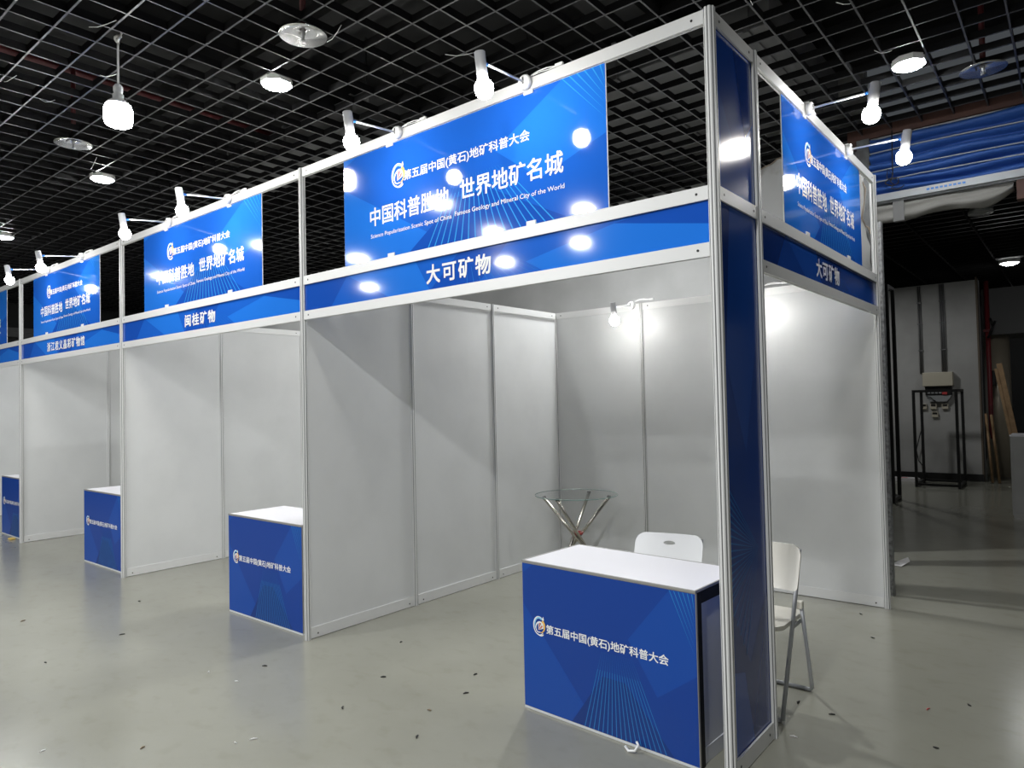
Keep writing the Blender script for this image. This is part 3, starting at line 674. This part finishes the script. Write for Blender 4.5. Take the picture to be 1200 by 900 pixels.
# ------------------------------------------------------------------ hall lamps that show in the photo
def make_downlight():
    T = thing('ceiling_downlight', '', 'ceiling light', (0, 0, 0), 0, 'flat downlights in the ceiling grid')
    n = 8; pts = []
    for k in range(8):
        a = PI / 8 + k * PI / 4; pts.append((.118 * math.cos(a), .118 * math.sin(a), 0))
    h_ = MB(); h_.prism(pts, (0, 0, 0), (0, 0, .045)); h_.build('housing', M['white_plastic'], T)
    d_ = MB(); d_.lathe([(0, -.014), (.085, -.014), (.100, -.008), (.103, -.0005)], 32); d_.build('diffuser', M['downlight'], T)
    return T
dl = make_downlight()
place(dl, 'lit flat downlight in the ceiling grid, upper left centre of the photo', (-3.477, .119, GZ - .03))
place(dup(dl), 'lit flat downlight in the ceiling grid, below the shallow dish at the left', (-6.756, .11, GZ - .03))
place(dup(dl), 'lit flat downlight in the ceiling grid, at the left edge of the photo', (-10.37, .18, GZ - .03))
place(dup(dl), 'lit flat downlight above the spotlights of the right side', (.262, 3.055, GZ - .03))
T = thing('recessed_light', 'small lit light in the dark back room ceiling, nearer of the two', 'ceiling light', (.378, 10.4, 3.6), 0, 'small lights in the back room')
MB().lathe([(0, -.040), (.06, -.036), (.10, -.020), (.115, 0.0)], 28).build('diffuser', M['downlight_far'], T); MB().lathe([(.116, -.006), (.14, -.006), (.14, .05), (.116, .05), (.116, -.006)], 28).build('ring', M['white_plastic'], T)
place(dup(T), 'small lit light in the dark back room ceiling, lower one at the right edge', (.262, 15.2, 3.6))
T = thing('recessed_light', 'unlit round light in the back room ceiling under the white cloth', 'ceiling light', (.37, 6.49, 3.6), 0, 'small lights in the back room')
MB().lathe([(0, -.004), (.09, -.004), (.095, 0.0)], 28).build('diffuser', M['clear_grey'], T); MB().lathe([(.096, -.006), (.12, -.006), (.12, .05), (.096, .05), (.096, -.006)], 28).build('ring', M['clear_grey'], T)

T = thing('hanging_bulb', 'big lit white bulb hanging on a cord from the ceiling grid', 'bulb lamp', (-3.71, -.916, 0))
MB().lathe([(0, 3.485), (.055, 3.488), (.078, 3.50), (.085, 3.525), (.085, 3.60), (.078, 3.625)], 32).build('bulb', M['bulb_hang'], T)
MB().lathe([(.078, 3.626), (.066, 3.645), (.045, 3.662), (.034, 3.668), (.034, 3.70), (.024, 3.705), (.030, 3.725), (.030, 3.75), (.018, 3.768), (0, 3.772)], 28).build('socket', M['white_plastic'], T)
MB().tube([(0, 0, 3.77), (0, 0, 4.02), (.005, 0, 4.06)], .007, 8).build('cord', M['white_plastic'], T)
kn = MB(); kn.tube([(.03 * math.cos(2 * PI * k / 14), .01 * math.sin(4 * PI * k / 14), 4.075 + .022 * math.sin(2 * PI * k / 14)) for k in range(15)], .008, 8); kn.tube([(.0, 0, 4.05), (.02, .01, 4.10), (.05, .03, 4.16)], .006, 8)
kn.build('knot', M['white_plastic'], T)

def make_dish():
    T = thing('sprinkler_dish', '', 'sprinkler', (0, 0, 0), 0, 'shiny sprinkler dishes under the ceiling grid')
    MB().lathe([(.018, .034), (.030, .030), (.155, -.006), (.155, -.008), (.030, .026), (.018, .030), (.018, .034)], 40).build('dish', M['dish'], T)
    s_ = MB(); s_.lathe([(0, -.045), (.018, -.045), (.018, -.041), (.006, -.038), (.006, -.015), (.013, -.01), (.013, .034)], 16)
    s_.tube([(-.012, 0, -.01), (-.014, 0, -.03), (0, 0, -.043)], .003, 6); s_.tube([(.012, 0, -.01), (.014, 0, -.03), (0, 0, -.043)], .003, 6); s_.build('sprinkler_head', M['galv'], T)
    MB().tube([(0, 0, .034), (0, 0, .9)], .02, 12).build('drop_pipe', M['red_pipe'], T)
    return T
dsh = make_dish()
place(dsh, 'shiny sprinkler dish under the ceiling grid, nearest, top centre left of the photo', (-2.734, -.149, GZ - .015))
place(dup(dsh), 'shiny sprinkler dish under the ceiling grid at the far left, below the hanging bulb', (-5.906, -.447, GZ - .015))
place(dup(dsh), 'dark sprinkler dish under the ceiling grid, top right corner of the photo', (.679, 3.534, GZ - .015))

# services above the grid
rp = MB(); rp.tube([(-6.2, -5, 4.86), (-6.2, 4.9, 4.86)], .03, 12); tag(rp.build('sprinkler_pipe', M['red_pipe']), 'red pipe running across the hall above the black ceiling grid', 'pipe')
def duct(x0, x1, y0, y1, z0, z1, label):
    d_ = MB(); d_.bbox(x0, x1, y0, y1, z0, z1, .01)
    L_ = x1 - x0; 
    if L_ > y1 - y0:
        k = x0 + 1.2
        while k < x1: d_.box(k, k + .04, y0 - .02, y1 + .02, z0 - .02, z1 + .02); k += 1.2
    else:
        k = y0 + 1.2
        while k < y1: d_.box(x0 - .02, x1 + .02, k, k + .04, z0 - .02, z1 + .02); k += 1.2
    o = tag(d_.build('air_duct', M['duct']), label, 'duct')
    for x in (x0 + .15, x1 - .15):
        for y in (y0 + .1, y1 - .1): MB().tube([(x, y, z1 - .005), (x, y, 5.36)], .006, 6).build('hanger_rod', M['black_metal'], o)
duct(-3.2, -0.6, 2.6, 4.6, 4.5, 4.8, 'broad grey air duct above the ceiling grid behind the corner booth')
duct(-10.5, -4.2, 1.6, 2.3, 4.45, 4.75, 'long grey air duct above the ceiling grid over the far booths')
duct(-9.5, -6.9, -2.4, -1.7, 4.5, 4.8, 'grey air duct above the ceiling grid at the far left')
# loose ties and wires caught in the grid
wires = [(-3.6, -1.05, 0.2, 0.5), (-4.05, -1.0, 0.25, 2.0), (-4.3, -.75, .12, .9), (-3.9, -1.3, .18, 2.4), (-5.1, -.9, .1, 1.4), (-5.25, -.7, .1, 1.5), (-4.9, -1.2, .14, .3),
         (-3.3, -.6, .12, .7), (-2.6, .0, .22, -.2), (-1.9, .6, .26, .75), (-2.15, .75, .22, .75), (-1.2, 1.4, .2, 2.2), (.1, 1.9, .14, 1.0), (.3, 2.3, .12, 1.0), (.15, 2.75, .16, 1.0), (.35, 3.3, .14, 1.1), (-.35, 1.5, .1, 1.8), (-5.2, .2, .3, -.15), (-6.4, -.1, .35, -.2)]
for (x, y, l, a) in wires[::2]:
    m_ = MB(); d = Vector((math.cos(a), math.sin(a), 0)) * l / 2; c = Vector((x, y, GZ - .006)); bend = Vector((-d.y, d.x, 0)) * random.uniform(-.4, .4)
    m_.tube([c - d, c - d * .3 + bend * .5 + Vector((0, 0, -.012)), c + d * .4 + bend * .4, c + d + Vector((0, 0, .02))], .0025, 6)
    tag(m_.build('loose_wire', M['white_plastic']), 'short pale loose wire caught in the black ceiling grid', 'wire', 'loose wires in the ceiling grid')

# ------------------------------------------------------------------ right background
def folded_curtain():
    n, m_ = 90, 60; vs = []; fs = []
    x0, x1, z0, z1 = -.30, 6.4, 3.47, 4.012
    folds = [3.50, 3.575, 3.66, 3.75, 3.84, 3.92, 3.985]
    for i in range(n + 1):
        x = x0 + (x1 - x0) * i / n
        for j in range(m_ + 1):
            t = j / m_; z = z0 + (z1 - z0) * t
            ph = t * 6.0 + .42 * math.sin(x * 1.1 + t * 3) + .16 * math.sin(x * 4.3 + t * 5)
            sag = abs(math.sin(PI * ph)) ** .5
            y = 4.50 - .13 * sag - .012 * math.sin(x * 7 + t * 9) * sag
            vs.append((x, y, z - .012 * math.sin(x * 1.7) * math.sin(PI * t)))
    for i in range(n):
        for j in range(m_):
            a = i * (m_ + 1) + j; fs.append((a, a + 1, a + m_ + 2, a + m_ + 1))
    c = MB(); c.add(vs, fs, 0, True)
    nb = len(c.v)
    return c
T = thing('rolled_curtain', 'blue cloth curtain gathered in horizontal folds above the back room opening', 'curtain', (0, 0, 0))
folded_curtain().build('cloth', M['blue_cloth'], T)
for zc, nm in ((3.585, 'pale rod low in the folds'), (3.685, 'pale rod midway in the folds'), (3.86, 'pale rod high in the folds')):
    MB().tube([(-.29 + .4 * k, 4.358 - .004 * math.sin(k * 2.0), zc + .006 * math.sin(k * 1.3)) for k in range(17)], .006, 8).build('rod', M['header'], T)
cl = MB(); n, m_ = 50, 14; vs = []; fs = []
for i in range(n + 1):
    t = i / n; x = -.28 + 1.07 * t; drop = .155 + .02 * math.sin(t * 9) - .10 * max(0, (t - .78) / .22) ** 1.5
    for j in range(m_ + 1):
        s = j / m_; y = 4.47 - .05 * math.sin(PI * s) - .012 * math.sin(x * 21 + s * 5) * s - .02 * math.sin(s * 9 + t * 2)
        vs.append((x, y, 3.385 - drop * s))
for i in range(n):
    for j in range(m_):
        a = i * (m_ + 1) + j; fs.append((a, a + 1, a + m_ + 2, a + m_ + 1))
cl.add(vs, fs, 0, True)
o = cl.build('drop_cloth', M['white_cloth']); tag(o, 'dusty white cloth sagging under the grey curtain rail', 'cloth')
md = o.modifiers.new('thickness', 'SOLIDIFY'); md.thickness = .006
kb = MB(); kb.tube([(-.095, 4.335, 4.03), (-.098, 4.335, 3.8), (-.10, 4.335, 3.62), (-.12, 4.335, 3.56), (-.09, 4.335, 3.52)], .005, 6)
kb.tube([(-.105 + .05 * math.cos(2 * PI * k / 16) * (1 + .2 * math.sin(k)), 4.335, 3.555 + .035 * math.sin(2 * PI * k / 16)) for k in range(17)], .005, 6)
kb.tube([(-.09, 4.335, 3.53), (-.12, 4.335, 3.495), (-.07, 4.335, 3.48), (-.03, 4.335, 3.49), (-.01, 4.335, 3.505)], .005, 6)
kb.tube([(-.10, 4.335, 3.62), (-.14, 4.335, 3.68), (-.15, 4.335, 3.60), (-.11, 4.335, 3.57)], .004, 6)
tag(kb.build('hanging_cable', M['black_rubber']), 'tangled black cable hanging in front of the blue curtain', 'cable')
# small blue print on the header rail
hp = MB()
for k in range(9): hp.box(.16 + .034 * k, .184 + .034 * k, 4.3592, 4.36, 3.424 + (.002 if k % 2 else 0), 3.443)
hp_o = hp.build('trim_13', M['blue_tape']); hp_o['kind'] = 'structure'; hp_o['label'] = 'small blue printed marks on the curtain rail'

# black metal frames
def frame(x0, x1, y0, y1, z1, label, t=.016):
    T = thing('metal_frame', label, 'frame', ((x0 + x1) / 2, (y0 + y1) / 2, 0), 0, 'black open metal frames in the back room')
    a, c, e, g2 = (x0 - x1) / 2, (x1 - x0) / 2, (y0 - y1) / 2, (y1 - y0) / 2
    for x in (a, c):
        for y in (e, g2): MB().box(x - t, x + t, y - t, y + t, 0, z1).build('leg', M['black_metal'], T)
    for z, nm in ((t + .03, 'bottom_bar'), (z1 - t, 'top_bar')):
        for y in (e, g2): MB().box(a + t, c - t, y - t, y + t, z - t, z + t).build(nm, M['black_metal'], T)
        for x in (a, c): MB().box(x - t, x + t, e + t, g2 - t, z - t, z + t).build(nm, M['black_metal'], T)
    return T
frame(-1.62, -1.01, 8.64, 9.08, 3.23, 'tall black metal frame just right of the corner booth', .024)
frame(-1.07, -.445, 10.85, 11.6, 1.665, 'low black metal frame in front of the electrical box', .021)
# wall services
cd = MB()
for x in (-1.155, -1.12): cd.tube([(x, 12.18, 3.62), (x, 12.18, 1.98)], .012, 8)
for x in (-.80, -.77, -.74): cd.tube([(x, 12.18, 3.62), (x, 12.18, 2.0)], .012, 8)
for z in (2.4, 2.9, 3.3):
    cd.box(-1.18, -1.10, 12.165, 12.2, z, z + .02); cd.box(-.82, -.72, 12.165, 12.2, z, z + .02)
tag(cd.build('wall_conduit', M['conduit']), 'grey conduits running down the back room wall to the electrical box', 'conduit')
T = thing('electrical_box', 'open beige electrical box with its cover above, on the back room wall', 'electrical box', (-.87, 12.2, 0))
MB().bbox(-.24, .24, -.16, -.0, 1.735, 1.99, .01).build('cover', M['beige'], T)
MB().bbox(-.20, .20, -.155, -.161, 1.77, 1.95, .003).build('cover_face', M['beige'], T)
MB().bbox(-.21, .21, -.10, -.0, 1.57, 1.73, .004).build('breaker_tray', M['black_metal'], T)
for k in range(4): MB().box(-.17 + .06 * k, -.13 + .06 * k, -.112, -.1005, 1.60, 1.64).build('breaker', M['clear_grey'], T)
MB().box(.06, .14, -.115, -.1005, 1.58, 1.64).build('red_breaker', M['red_mark'], T)
cv = MB(); cv.prism([(-.21, 0, 1.565), (.21, 0, 1.565), (.13, 0, 1.45), (-.15, 0, 1.45)], (0, -.09, 0), (0, -.005, 0)); cv.build('clear_cover', M['clear_grey'], T)
MB().tube([(-.2, -.12, 1.56), (-.12, -.12, 1.53), (-.08, -.11, 1.48), (-.05, -.1, 1.46)], .008, 6).build('wire', M['black_rubber'], T)
first = None
for x, z, lb in ((-1.125, 1.36, 'beige wall socket at the left under the electrical box'), (-.965, 1.36, 'beige wall socket in the middle under the electrical box'),
                 (-.78, 1.36, 'beige wall socket at the right under the electrical box'), (-.945, 1.21, 'beige wall socket lowest under the electrical box')):
    if first is None:
        first = thing('wall_socket', lb, 'socket', (x, 12.2, z), 0, 'beige wall sockets')
        MB().bbox(-.05, .05, -.05, 0, -.05, .05, .004).build('box', M['beige'], first)
        MB().box(-.038, .038, -.056, -.0505, .005, .04).build('face', M['black_metal'], first)
    else:
        place(dup(first), lb, (x, 12.2, z))
cb = MB(); cb.tube([(-1.15, 12.17, 1.0), (-1.2, 12.1, .8), (-1.26, 12.1, .55), (-1.22, 12.05, .35), (-1.12, 12.05, .22)], .009, 6); tag(cb.build('power_cable', M['black_rubber']), 'black cable curving down beside the low black frame', 'cable')
bgm = MB(); bgm.prism([(-.22, -.1, 0), (.2, -.12, 0), (.26, .0, 0), (.18, .12, 0), (-.2, .1, 0)], (-1.42, 11.75, 0), (-1.42, 11.75, .06)); o = bgm.build('plastic_bag', M['paper'])
tag(o, 'flat white printed bag on the floor at the foot of the back room wall', 'bag')
MB().box(-1.52, -1.36, 11.68, 11.76, .0605, .063).build('print', M['red_mark'], o)
pp = MB(); vs = []; n = 10
pp.add([(-.26, 4.48, .004), (-.17, 4.46, .004), (-.12, 4.60, .03), (-.15, 4.68, .05), (-.23, 4.62, .015)], [(0, 1, 2, 3, 4)])
o = pp.build('paper_scrap', M['paper']); tag(o, 'white crumpled paper scrap on the floor right of the booth end post', 'paper'); md = o.modifiers.new('t', 'SOLIDIFY'); md.thickness = .002
rp = MB(); rp.tube([(-.13, 12.7, 3.66), (-.13, 12.7, .9), (-.11, 12.7, .75)], .04, 12); rp.box(-.19, -.07, 12.65, 12.75, 2.72, 2.76); tag(rp.build('standpipe', M['standpipe']), 'dark red vertical pipe beside the round column', 'pipe')
br = MB(); br.tube([(-.12, 12.6, 2.6), (.0, 12.6, 2.9)], .02, 8); br.tube([(-.08, 12.62, 2.96), (-.04, 12.6, 2.8)], .018, 8); tag(br.build('pipe_bracket', M['black_metal']), 'black slanting bracket on the round column', 'bracket')
bb = MB(); bb.bbox(-.17, -.05, 12.85, 13.15, 1.73, 2.0, .01); o = bb.build('junction_box', M['black_metal']); tag(o, 'black box fixed to the round column behind the red pipe', 'box')
MB().box(-.03, .0, 12.84, 12.87, 1.78, 1.82).build('red_lamp', M['red_mark'], o)
pl = MB(); rot = Matrix.Translation((.40, 11.9, 0)) @ Matrix.Rotation(-.15, 4, 'Y'); pl.box(-.04, .04, -.02, .02, .0, 2.12, 0, rot); pl.box(-.085, -.0405, -.03, .0, 0.02, 2.04, 0, rot)
tag(pl.build('timber_plank', M['wood']), 'thick double timber plank leaning beside the round column', 'plank')
for x0, x1, lb, zt in ((-.05, -.16, 'thin timber stick leaning at the wall edge, left one of two', 1.22), (.05, -.08, 'thin timber stick leaning at the wall edge, right one of two', 1.2)):
    pl = MB(); a = Vector((x0 - .03, 11.95, .012)); c = Vector((x1, 12.15, zt)); pl.tube([a, c], .022, 4); tag(pl.build('timber_stick', M['wood']), lb, 'stick', 'thin timber sticks')
T = thing('white_cabinet', 'pale grey cabinet standing at the right edge of the photo', 'cabinet', (.83, 8.28, 0))
MB().bbox(-.38, .38, -.24, .29, .03, 1.03, .006).build('body', M['far_wall'], T)
MB().bbox(-.385, .385, -.245, .295, 1.03, 1.05, .004).build('top', M['white_top'], T)
MB().box(-.37, .37, -.23, .28, 0, .03).build('plinth', M['grey_edge'], T)
MB().bbox(-.35, .37, -.252, -.2405, .07, .86, .003).build('door', M['far_wall'], T)

# ------------------------------------------------------------------ scraps on the floor
SCR = [('k', -4.001, -1.26), ('k', -4.184, -0.729), ('k', -4.988, -0.279), ('b', -5.175, -1.053), ('w', -2.67, -1.673), ('w', -2.006, -1.074), ('w', -2.98, -0.705), ('w', -2.706, -0.681),
       ('w', -1.968, -1.004), ('k', -2.79, -0.449), ('b', -2.318, -1.369), ('k', -2.424, 0.342), ('b', -1.513, -0.274), ('k', -1.349, -0.51), ('k', -1.504, -0.003), ('k', -1.641, 0.224),
       ('k', -1.904, -0.526), ('k', -2.054, -0.126), ('k', -0.019, 0.945), ('k', 0.68, 1.423), ('k', 0.616, 0.827), ('r', 0.524, 1.246), ('k', 0.156, 0.901), ('w', 0.077, 0.554), ('k', -0.122, 2.73), ('k', 0.062, 2.23)]
LBL = {'k': ('dark_scrap', 'tiny dark scrap lying on the grey floor', 'debris_dark'), 'b': ('brown_scrap', 'tiny brown shred lying on the grey floor', 'debris_brown'),
       'w': ('white_scrap', 'tiny white shred lying on the grey floor', 'paper'), 'r': ('red_scrap', 'tiny red shred lying on the grey floor at the right', 'red_mark')}
for c, x, y in SCR:
    nm, lb, mt = LBL[c]; a = random.uniform(0, PI); l = random.uniform(.010, .02); d = Vector((math.cos(a), math.sin(a), 0)); n_ = Vector((-d.y, d.x, 0))
    m_ = MB(); w_ = .004 if c in 'wr' else .006
    m_.tube([Vector((x, y, .004)) - d * l, Vector((x, y, .0045)) + n_ * l * .3, Vector((x, y, .004)) + d * l], [w_ * .4, w_ * .8, w_ * .5], 6)
    tag(m_.build(nm, M[mt]), lb, 'scrap', nm.split('_')[0] + ' scraps on the floor')
m_ = MB(); m_.tube([(-.50, -.005, .008), (-.47, -.03, .006), (-.44, -.025, .012), (-.435, .0, .03), (-.45, .012, .035)], .006, 8); tag(m_.build('plastic_strip', M['white_plastic']), 'white curled plastic strip at the foot of the nearest counter', 'strip')
m_ = MB(); m_.bbox(-9.43, -9.33, -.03, .03, 0, .02, .005); tag(m_.build('tape_scrap', M['yellow']), 'yellow scrap on the floor under the leftmost counter', 'scrap')
